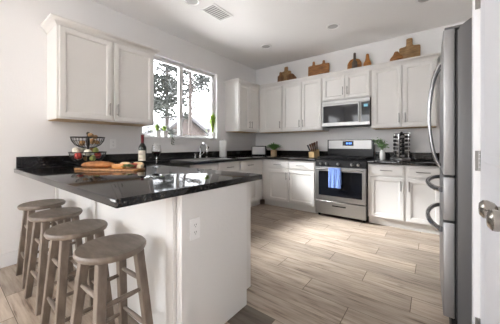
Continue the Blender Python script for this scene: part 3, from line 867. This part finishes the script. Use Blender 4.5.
# ------------------------------------------------------------------ outlets
def outlet(label, loc, rz):
    t = thing('power_outlet', label, 'outlet', loc, rz, 'white power outlets')
    b = B(); b.box(-.036, .036, -.006, -.0005, -.058, .058, .002); b.build('cover_plate', 'plastic', t)
    for z in (-.02, .02):
        b = B(); b.lathe([(0, -.0075), (.0155, -.0075), (.0165, -.006)], (0, 0, z), 16, axis='y')
        fc = b.build('socket', 'plastic', t)
        b = B()
        for sx in (-.006, .006): b.box(sx - .0012, sx + .0012, -.0082, -.0076, z - .002, z + .007)
        b.box(-.002, .002, -.0082, -.0076, z - .011, z - .007); b.build('slot', 'dark', fc, smooth=False)
    return t
outlet('white power outlet on the peninsula end panel', (PXE + .008, -3.525, .675), PI / 2)
outlet('white power outlet on the left wall above the fruit basket and bread board', (0.0, -3.05, 1.155), PI / 2)
outlet('white power outlet on the wall under the left window corner', (0.0, -2.45, 1.115), PI / 2)

# ------------------------------------------------------------------ ceiling lights, vent
for k, (x, y, lab) in enumerate([(.928, -2.564, 'recessed ceiling light nearest the camera, beside the air vent'),
                            (.902, -.943, 'recessed ceiling light in front of the corner cabinets'),
                            (2.052, -.944, 'recessed ceiling light in front of the range'),
                            (3.118, -.947, 'recessed ceiling light near the refrigerator')]):
    t = thing('ceiling_light', lab, 'ceiling light', (x, y, H), 0, 'recessed ceiling lights')
    b = B(); b.lathe([(.095, 0), (.095, -.006), (.085, -.010), (.072, -.006), (.066, .0)], (0, 0, 0), 28); b.build('trim_ring', 'plastic', t)
    b = B(); b.lathe([(.0, -.0015), (.067, -.0015)], (0, 0, 0), 28); b.build('lens', 'can', t)
v = thing('air_vent', 'white slatted air vent in the ceiling', 'vent', (.985, -2.205, H))
b = B()
b.box(-.105, .105, -.165, -.145, -.008, -.0005, .002); b.box(-.105, .105, .145, .165, -.008, -.0005, .002)
b.box(-.105, -.08, -.145, .145, -.008, -.0005, .002); b.box(.08, .105, -.145, .145, -.008, -.0005, .002)
b.build('vent_frame', 'plastic', v)
b = B(); b.box(-.079, .079, -.144, .144, -.0012, -.0005); b.build('duct', 'duct', v, smooth=False)
v.scale = (1.15, 1.1, 1.0)
for k in range(9):
    y = -.128 + k * .032
    b = B(); b.box(-.079, .079, -.011, .011, -.0008, .0008, mtx=Matrix.Translation((0, y, -.0062)) @ Matrix.Rotation(.35, 4, 'X')); b.build('slat', 'plastic', v)

# ------------------------------------------------------------------ things on the peninsula
# serving board with handle
bd = Vector((1.289 - .724, -3.301 + 3.63)); ang = math.atan2(bd.y, bd.x)
def rounded(pts, n=4, r=.02):
    out = []; m_ = len(pts)
    for i in range(m_):
        p0, p1, p2 = Vector(pts[i - 1]), Vector(pts[i]), Vector(pts[(i + 1) % m_])
        d0, d2 = (p0 - p1), (p2 - p1); rr = min(r, d0.length * .45, d2.length * .45)
        a, c = p1 + d0.normalized() * rr, p1 + d2.normalized() * rr
        for k in range(n + 1):
            t = k / n; q = a.lerp(p1, t).lerp(p1.lerp(c, t), t); out.append((q.x, q.y))
    return out
BC = Vector((.885, -3.462, .9145))
sbd = B(); sbd.prism(rounded([(-.33, -.02), (-.21, -.028), (-.17, -.085), (.31, -.085), (.31, .085), (-.17, .085), (-.21, .028), (-.33, .02)], 4, .025), 0, .018, 'xy', .003)
o = sbd.build('serving_board', 'serve', None, BC, (0, 0, ang)); tag(o, 'long wooden serving board of bread and cheese lying on the peninsula', 'serving board')
def onboard(u, v_, z=.0): 
    c_, s_ = math.cos(ang), math.sin(ang); return (BC.x + u * c_ - v_ * s_, BC.y + u * s_ + v_ * c_, BC.z + .0185 + z)
# loaf: long bread with cut face
def loaf(L, r, h):
    b = B(); n = 14; seg = 14; rings = []
    for i in range(n + 1):
        t = i / n; x = -L / 2 + L * t; k = (max(0.02, 1 - abs(2 * t - 1) ** 2.6)) ** .5
        k *= 1 + .05 * math.sin(t * 34)
        rings.append([b.bm.verts.new((x, r * k * math.cos(a), max(0.0, h * .42 + h * .58 * k * math.sin(a) * (1 if math.sin(a) > 0 else .72)))) for a in [2 * PI * q / seg for q in range(seg)]])
    for q, w_ in zip(rings, rings[1:]):
        for k in range(seg): b.bm.faces.new([q[k], q[(k + 1) % seg], w_[(k + 1) % seg], w_[k]])
    b.bm.faces.new(rings[0]); b.bm.faces.new(rings[-1]); return b
o = loaf(.30, .052, .062).build('bread_loaf', 'crust', None, onboard(-.10, .0), (0, 0, ang + .12)); tag(o, 'long crusty brown bread loaf on the left of the serving board', 'bread')
for k, (u, v_, rz, lab) in enumerate([(.118, .062, .0, 'pale bread slice standing behind the orange cheese'), (.240, .064, .0, 'pale bread slice leaning next to the salami')]):
    b = B(); b.prism(rounded([(-.05, 0), (.05, 0), (.055, .036), (.03, .052), (-.03, .052), (-.055, .036)], 3, .015), -.009, .009, 'xz', .002)
    o = b.build('bread_slice', ['crumb'], None, onboard(u, v_), (-.12, 0, ang + rz)); tag(o, lab, 'bread', 'bread slices')
b = B(); b.prism([(-.06, -.03), (.06, -.045), (.06, .0)], 0, .042, 'xy', .004); o = b.build('cheese_wedge', 'cheese', None, onboard(.125, -.020), (0, 0, ang)); tag(o, 'orange cheese wedge in the middle of the serving board', 'cheese')
for k in range(5):
    b = B(); b.lathe([(0, -.003), (.021, -.003), (.022, 0), (.021, .003), (0, .003)], (0, 0, 0), 16); 
    o = b.build('salami_slice', 'salami', None, onboard(.20 + .014 * k, .028 - .004 * k, .024), (1.25, .5, ang - .9)); tag(o, 'dark red salami slice in the fanned row beside the greens', 'salami', 'fanned salami slices')
b = B(); leaves(b, (0, 0, .028), .040, 50, .014, .35)
for f_ in b.bm.verts: f_.co.z = max(f_.co.z, .002)
o = b.build('herb_garnish', 'leafs', None, onboard(.232, -.050), smooth=False, recalc=False); tag(o, 'small pile of green herbs at the right end of the serving board', 'herbs', None, 'stuff')
b = B(); b.box(-.02, .02, -.02, .02, 0, .03, .004); o = b.build('cheese_block', 'cheesel', None, onboard(.285, .02), (0, 0, ang + .1)); tag(o, 'pale cheese block at the right tip of the serving board', 'cheese')

# two-tier wire basket
WB = Vector((.42, -3.465, .9145))
wbk = thing('wire_basket', 'black two-tier wire basket on the peninsula against the wall', 'basket', WB)
b = B(); b.tube([(0, 0, .004), (0, 0, .335)], .011, 10); b.ball((0, 0, .342), .016); b.build('pole', 'wire', wbk)
b = B(); b.tube([(.10 * math.cos(a), .10 * math.sin(a), .005) for a in [k * PI / 12 for k in range(24)]], .005, 6, closed=True)
for k in range(3): b.tube([(0, 0, .006), (.10 * math.cos(k * 2.094), .10 * math.sin(k * 2.094), .006)], .004, 6)
b.build('base_ring', 'wire', wbk)
def bowl(R0, zr, dep, n=28):
    b = B()
    circ = lambda r, z: [(r * math.cos(a), r * math.sin(a), z) for a in [k * 2 * PI / 32 for k in range(32)]]
    b.tube(circ(R0, zr), .0045, 6, closed=True); b.tube(circ(R0 * .93, zr - dep * .35), .0022, 5, closed=True); b.tube(circ(R0 * .74, zr - dep * .72), .0022, 5, closed=True); b.tube(circ(R0 * .30, zr - dep), .003, 5, closed=True)
    for k in range(n):
        a = 2 * PI * k / n
        b.tube([(r * math.cos(a), r * math.sin(a), zr - dep * z) for r, z in ((R0, 0), (R0 * .94, .35), (R0 * .75, .72), (R0 * .5, .92), (R0 * .3, 1.0), (.010, 1.0))], .002, 4)
    return b.build('wire_bowl', 'wire', wbk)
bowl(.145, .302, .105); bowl(.158, .152, .115)
def pile(n, R0, zr, dep, r, seed):
    rr = random.Random(seed); pts = []
    tries = 0
    while len(pts) < n and tries < 4000:
        tries += 1
        a = rr.uniform(0, 2 * PI); q = rr.uniform(.055, R0 - r * .9)
        p_ = Vector((q * math.cos(a), q * math.sin(a), 0))
        u = q / R0
        z = zr - dep * (1 - u ** 3 * .9) + r * 1.02 + .004
        z = max(z, zr - dep + r + .012)
        for _ in range(30):
            p_.z = z
            if all((p_ - o_).length > 2.12 * r for o_ in pts): break
            z += .006
        if z < zr + .028: pts.append(p_.copy())
    return pts
for k, p_ in enumerate(pile(7, .120, .302, .105, .025, 3)):
    b = B(); b.ball((0, 0, 0), .025, (1.1, 1.0, .85)); o = b.build('bread_roll', 'roll', None, WB + p_, (R.uniform(-.3, .3), R.uniform(-.3, .3), R.uniform(0, 6)))
    tag(o, 'small brown roll piled in the upper wire basket', 'bread roll', 'rolls in the upper basket')
for k, p_ in enumerate(pile(10, .130, .152, .115, .033, 5)):
    kind = ('garlic', 'apple', 'pear', 'garlic', 'roll')[k % 5]
    nm = {'garlic': ('onion', 'pale onion'), 'apple': ('apple', 'red apple'), 'pear': ('pear', 'green pear'), 'roll': ('potato', 'brown potato')}[kind]
    b = B()
    if kind == 'pear': b.lathe([(0, -.029), (.019, -.026), (.028, -.012), (.026, .006), (.016, .022), (.008, .031), (0, .033)], (0, 0, 0), 14)
    elif kind == 'roll': b.ball((0, 0, 0), .033, (1.05, .95, .9))
    else: b.lathe([(0, -.026), (.012, -.031), (.027, -.024), (.034, -.002), (.030, .018), (.016, .030), (.005, .028), (0, .036 if kind == 'garlic' else .022)], (0, 0, 0), 14)
    o = b.build(nm[0], kind, None, WB + p_, (R.uniform(-.6, .6), R.uniform(-.6, .6), R.uniform(0, 6)))
    tag(o, nm[1] + ' piled in the lower wire basket', nm[0], nm[0] + ' pile in the lower basket')

# wine bottle and glass
wbt = thing('wine_bottle', 'dark red wine bottle with cream label beside the bread board', 'bottle', (.823, -3.114, .9145))
b = B(); b.lathe([(0, .001), (.036, .0), (.0385, .004), (.0385, .185), (.036, .205), (.024, .228), (.0155, .245), (.0150, .30), (0, .30)], (0, 0, 0), 28); b.build('bottle_body', 'bottle', wbt)
b = B(); b.lathe([(.0158, .236), (.0158, .322), (.0165, .323), (.0165, .330), (0, .331)], (0, 0, 0), 24); b.build('foil_capsule', 'foil', wbt)
lb = B(); n = 14; a0 = -.1; rr = .0392
for k in range(n):
    a, c_ = a0 - 1.3 + 2.6 * k / n - 0.9, a0 - 1.3 + 2.6 * (k + 1) / n - 0.9
    lb.quad((rr * math.cos(a), rr * math.sin(a), .065), (rr * math.cos(c_), rr * math.sin(c_), .065), (rr * math.cos(c_), rr * math.sin(c_), .17), (rr * math.cos(a), rr * math.sin(a), .17))
bl = lb.build('bottle_label', 'label', wbt)
ib = B(); rr = .0396
for z, hw in ((.140, .35), (.128, .55), (.09, .4)):
    for k in range(6):
        a, c_ = -1.0 - hw + 2 * hw * k / 6, -1.0 - hw + 2 * hw * (k + 1) / 6
        ib.quad((rr * math.cos(a), rr * math.sin(a), z), (rr * math.cos(c_), rr * math.sin(c_), z), (rr * math.cos(c_), rr * math.sin(c_), z + .004), (rr * math.cos(a), rr * math.sin(a), z + .004))
ib.build('label_print', 'ink', bl)
wgl = thing('wine_glass', 'stemmed wine glass half full of red wine right of the bottle', 'glass', (.95, -3.035, .9145))
b = B(); b.lathe([(0, .002), (.034, .0), (.035, .002), (.012, .006), (.0045, .014), (.004, .085), (.010, .093), (.030, .112), (.041, .145), (.040, .175), (.034, .212), (.0328, .212), (.0388, .175), (.0396, .146), (.029, .1145), (.009, .0965), (0, .095)], (0, 0, 0), 28)
b.build('glass_bowl', 'glass', wgl)
b = B(); b.lathe([(0, .0972), (.0085, .0985), (.0285, .116), (.0385, .146), (.0386, .150), (0, .150)], (0, 0, 0), 28); b.build('red_wine', 'wine', wgl)

wgl.scale = (1.12, 1.12, 1.06)

# ------------------------------------------------------------------ window sill plants, counter items
def blades(b, n, L, spread, z0, wdt, droop=.35, up=1.0):
    for k in range(n):
        a = R.uniform(0, 2 * PI); s_ = R.uniform(.15, 1) * spread; l_ = L * R.uniform(.65, 1.05)
        d = Vector((math.cos(a), math.sin(a), 0)); side = Vector((-d.y, d.x, 0)) * wdt
        p0 = Vector((d.x * .01, d.y * .01, z0)); p1 = p0 + d * s_ * .45 + Vector((0, 0, l_ * .6 * up)); p2 = p0 + d * s_ + Vector((0, 0, l_ * (1 - droop * s_ / max(spread, .001)) * up))
        v = [b.bm.verts.new(q) for q in (p0 - side * .5, p0 + side * .5, p1 + side, p1 - side, p2)]
        b.bm.faces.new(v[:4][:2] + [v[2], v[3]]); b.bm.faces.new([v[3], v[2], v[4]])
def potted(name, label, loc, prof, potmat, leafmat, n, L, spread, z0, wdt, square=False, group=None, **kw):
    t = thing(name, label, 'potted plant', loc, 0, group)
    b = B(); b.lathe(prof, (0, 0, 0), 4 if square else 20); pt = b.build('pot', potmat, t, rot=(0, 0, PI / 4 if square else 0))
    rtop = prof[-1][0]
    b = B(); b.lathe([(0, z0), (max(.004, rtop * .95), z0)], (0, 0, 0), 12); b.build('soil', 'soil', t)
    b = B(); blades(b, n, L, spread, z0, wdt, **kw); b.build('leaves', leafmat, t, smooth=False, recalc=False)
    return t
SZ = WZ0 + .0045
sq = [(0, 0), (.046, 0), (.054, .085), (.049, .085), (.044, .07)]
potted('potted_fern', 'small bright green plant in a white square pot at the left sill end', (-.035, -2.42, SZ), sq, 'ceramic', 'leafl', 80, .14, .052, .072, .010, True, 'sill plants', droop=.5)
potted('potted_fern', 'small bright green plant in a white pot, second from the left on the sill', (-.035, -2.305, SZ), sq, 'ceramic', 'leafl', 70, .125, .05, .072, .010, True, 'sill plants', droop=.5)
potted('potted_topiary', 'upright feathery green plant in a white round pot at the right sill end', (-.026, -1.315, SZ),
       [(0, 0), (.035, 0), (.048, .025), (.052, .06), (.044, .10), (.038, .106), (.037, .095)], 'ceramic', 'leafl', 240, .40, .062, .095, .013, droop=.2)
tr = thing('trailing_plant', 'small dark vine trailing from the sill below the left pane', 'plant', (0.0, -2.21, SZ))
b = B(); b.lathe([(0, 0), (.022, 0), (.026, .04), (.022, .04), (.02, .03)], (-.035, 0, 0), 14); b.build('pot', 'ceramic', tr)
b = B(); b.tube([(-.035, 0, .035), (.0, 0, .05), (.022, .0, .02), (.026, .005, -.05), (.024, -.01, -.11)], .003, 5)
for k in range(26):
    z = .03 - k * .0058; p_ = Vector((.026 + R.uniform(0, .012), R.uniform(-.02, .02), z)); l_ = R.uniform(.012, .022)
    s_ = R.choice((-1, 1))
    b.quad(p_, p_ + Vector((.006, s_ * l_ * .6, -.002)), p_ + Vector((.002, s_ * l_, -.014)), p_ + Vector((0, s_ * l_ * .4, -.014)))
b.build('vine', 'leafd', tr, smooth=False, recalc=False)

pt = thing('paper_towel_roll', 'white paper towel roll standing right of the sink', 'paper towel', (.12, -1.19, .9145))
b = B(); b.lathe([(0, 0), (.075, 0), (.075, .010), (0, .012)], (0, 0, 0), 24); b.build('holder_base', 'chrome', pt)
b = B(); b.lathe([(.02, .0125), (.066, .0125), (.068, .016), (.068, .298), (.066, .302), (.02, .289)], (0, 0, 0), 28); b.build('paper_roll', 'paper', pt)
b = B(); b.tube([(0, 0, .012), (0, 0, .32)], .007, 8); b.ball((0, 0, .325), .012); b.build('holder_rod', 'chrome', pt)

tt = thing('toaster', 'black toaster with a pale front panel in the counter corner', 'toaster', (.255, -.235, .9145), .55)
b = B(); b.box(-.155, .155, -.085, .085, .008, .205, .022, 3); b.build('toaster_body', 'blackm', tt)
b = B(); b.box(-.135, .135, -.089, -.0855, .030, .190, .002); b.build('front_panel', 'steel_l', tt)
b = B()
for y in (-.03, .03): b.box(-.11, .11, y - .013, y + .013, .2052, .207)
b.build('bread_slot', 'dark', tt, smooth=False)
b = B(); b.box(.1555, .175, -.02, .02, .12, .135, .003); b.build('lever', 'blackm', tt)
for fx in (-.12, .12):
    for fy in (-.06, .06):
        b = B(); b.lathe([(0, 0), (.012, 0), (.012, .009), (0, .009)], (fx, fy, 0), 8); b.build('foot', 'blackm', tt)

potted('potted_fern', 'green fern in a pale wooden pot on the counter right of the toaster', (.625, -.235, .9145),
       [(0, 0), (.058, 0), (.062, .004), (.064, .125), (.058, .127), (.056, .11)], 'wood_pot', 'leaf', 170, .20, .22, .11, .017, droop=.75)

kb = thing('knife_block', 'pale wooden block of dark-handled knives left of the range', 'knife block', (1.475, -.20, .9145), -.25)
b = B(); b.hexa([(-.06, -.09, 0), (.06, -.09, 0), (.06, .07, 0), (-.06, .07, 0)], [(-.06, -.105, .095), (.06, -.105, .095), (.06, .05, .15), (-.06, .05, .15)])
bmesh.ops.bevel(b.bm, geom=b.bm.edges[:], offset=.004, segments=2, affect='EDGES'); b.build('block', 'block', kb)
nrm = Vector((0, -.335, .942)).normalized()
for k, (x, u) in enumerate([(x, u) for u in (.18, .5, .82) for x in (-.036, 0, .036)]):
    base_ = Vector((x, -.105 + .155 * u, .095 + .055 * u + .0015)); ln = .125 + .035 * ((k * 7) % 3) / 2
    sp = Vector(((x * .75), -.03 * (.5 - u), 0))
    tip = base_ + (nrm * ln) + sp
    b = B(); b.tube([base_, base_.lerp(tip, .15), base_.lerp(tip, .6), base_.lerp(tip, .93), tip], [.0105, .0135, .012, .015, .010], 8)
    b.build('knife_handle', 'kh' if k % 3 else 'khb', kb)

vs = thing('vase', 'slim white vase of leafy green stems right of the range', 'vase', (2.585, -.30, .9145))
b = B(); b.lathe([(0, 0), (.030, 0), (.038, .01), (.040, .07), (.034, .12), (.026, .145), (.027, .150), (.022, .149), (.022, .13)], (0, 0, 0), 22); b.build('vase_body', 'ceramic', vs)
b = B()
for k in range(16):
    a = R.uniform(0, 2 * PI); e_ = Vector((math.cos(a) * R.uniform(.02, .09), math.sin(a) * R.uniform(.02, .09), R.uniform(.20, .285)))
    b.tube([(0, 0, .13), e_ * .6 + Vector((0, 0, .06)), e_], .0015, 4); leaves(b, e_, .05, 16, .017, .8)
b.build('foliage', 'leafs', vs, smooth=False, recalc=False)

# revolving spice rack tower, black and chrome with rows of jars
sr = thing('spice_rack', 'tall revolving spice rack full of black-lidded jars, next to the refrigerator', 'spice rack', (2.825, -.24, .9145), .5)
b = B(); b.lathe([(0, 0), (.108, 0), (.112, .006), (.112, .028), (.104, .036), (0, .038)], (0, 0, 0), 28); b.build('rack_base', 'steel', sr)
b = B(); b.box(-.03, .03, -.03, .03, .038, .385, .004); b.build('rack_column', 'blackm', sr)
b = B(); b.box(-.075, .075, -.075, .075, .386, .396, .004); b.ball((0, 0, .402), .018); b.build('rack_top', 'blackm', sr)
for sx, sy in ((-1, -1), (1, -1), (1, 1), (-1, 1)):
    b = B(); b.tube([(sx * .066, sy * .066, .038), (sx * .066, sy * .066, .388)], .005, 6); b.build('corner_rail', 'chrome', sr)
for f_ in range(4):
    for row in range(6):
        for colm in (-.0235, .0235):
            z = .064 + row * .056; a = f_ * PI / 2
            j = thing('spice_jar', 'small spice jar lying lid outwards in a row of the revolving rack', 'jar', (0, 0, 0), 0, 'jars in the spice rack')
            bb = B(); bb.lathe([(0, -.050), (.019, -.050), (.020, -.054), (.020, -.080), (.016, -.083), (0, -.083)], (0, 0, 0), 12, axis='y'); bb.build('jar_body', 'spice', j)
            bb = B(); bb.lathe([(0, -.0835), (.019, -.0835), (.0205, -.086), (.0195, -.097), (.010, -.0985), (0, -.0985)], (0, 0, 0), 12, axis='y'); bb.build('lid', 'steel' if (row * 2 + f_ + (colm > 0) * 3) % 5 == 0 else 'jarlid', j)
            ra = .5 + a
            j.rotation_euler = (0.0, 0, ra)
            j.location = Vector((2.825, -.24, .9145 + z)) + Matrix.Rotation(ra, 3, 'Z') @ Vector((colm, 0.0, 0))

# ------------------------------------------------------------------ cutting boards on top of the upper cabinets
ZB = UT + .0155
def lean_board(name, label, poly, y, matname, t=.018, lean=.06, grp=None):
    """poly in world x,z; leaned back against the wall"""
    zb = min(p_[1] for p_ in poly); xc = sum(p_[0] for p_ in poly) / len(poly)
    b = B(); b.prism(rounded([(x - xc, z - zb) for x, z in poly], 4, .022), -t / 2, t / 2, 'xz', .003)
    o = b.build(name, matname, None, (xc, y, UT + .0015), (-lean, 0, 0)); return tag(o, label, 'cutting board', grp)
def paddle(x0, x1, zt, hx0, hx1, ht): return [(x0, UT), (x1, UT), (x1, zt), (hx1 + .01, zt + .01), (hx1, zt + .03), (hx1, ht), (hx0, ht), (hx0, zt + .03), (hx0 - .01, zt + .01), (x0, zt)]
lean_board('cutting_board', 'oak paddle cutting board in the leftmost group above the cabinets', paddle(.665, .905, 2.645, .755, .835, 2.745), -.05, 'board3')
lean_board('cutting_board', 'narrow dark paddle board at the left end, before the oak paddle', paddle(.63, .76, 2.56, .67, .72, 2.64), -.10, 'board2')
lean_board('cutting_board', 'low brown board lying on edge right of the leftmost oak paddle', [(.86, UT), (1.06, UT), (1.06, 2.47), (1.03, 2.50), (.98, 2.56), (.93, 2.57), (.86, 2.55)], -.10, 'board2')
lean_board('cutting_board', 'wide acacia board with two upright handles above the two-door cabinet', [(1.285, UT), (1.69, UT), (1.69, 2.64), (1.61, 2.645), (1.605, 2.71), (1.565, 2.71), (1.56, 2.645), (1.415, 2.645), (1.41, 2.725), (1.37, 2.725), (1.365, 2.645), (1.285, 2.645)], -.06, 'board1')
def circle(cx, cz, r, h0, h1, ht):
    pts = []
    for k in range(25):
        a = PI / 2 + .16 + (2 * PI - .32) * k / 24; pts.append((cx + r * math.cos(a), max(UT, cz + r * math.sin(a))))
    return pts + [(h1, cz + r), (h1, ht), (h0, ht), (h0, cz + r)]
lean_board('cutting_board', 'rounded orange-brown board over the microwave', [(2.005, UT), (2.235, UT), (2.235, 2.54), (2.20, 2.60), (2.12, 2.63), (2.05, 2.61), (2.005, 2.54)], -.045, 'board4')
lean_board('cutting_board', 'slim dark board with a tall handle standing before the rounded orange one', paddle(2.09, 2.175, 2.55, 2.113, 2.152, 2.71), -.09, 'boardd')
lean_board('cutting_board', 'bottle-shaped wooden board over the right side of the microwave', [(2.265, UT), (2.385, UT), (2.385, 2.50), (2.355, 2.56), (2.345, 2.66), (2.305, 2.66), (2.295, 2.56), (2.265, 2.50)], -.05, 'board4')
lean_board('cutting_board', 'largest pale oak paddle board, above the right-end cabinet', paddle(2.775, 3.045, 2.635, 2.868, 2.948, 2.765), -.045, 'board3')
lean_board('cutting_board', 'small round-topped board left of the largest paddle board', [(2.655, UT), (2.83, UT), (2.83, 2.50), (2.79, 2.53), (2.765, 2.585), (2.72, 2.585), (2.70, 2.53), (2.655, 2.48)], -.09, 'board1')
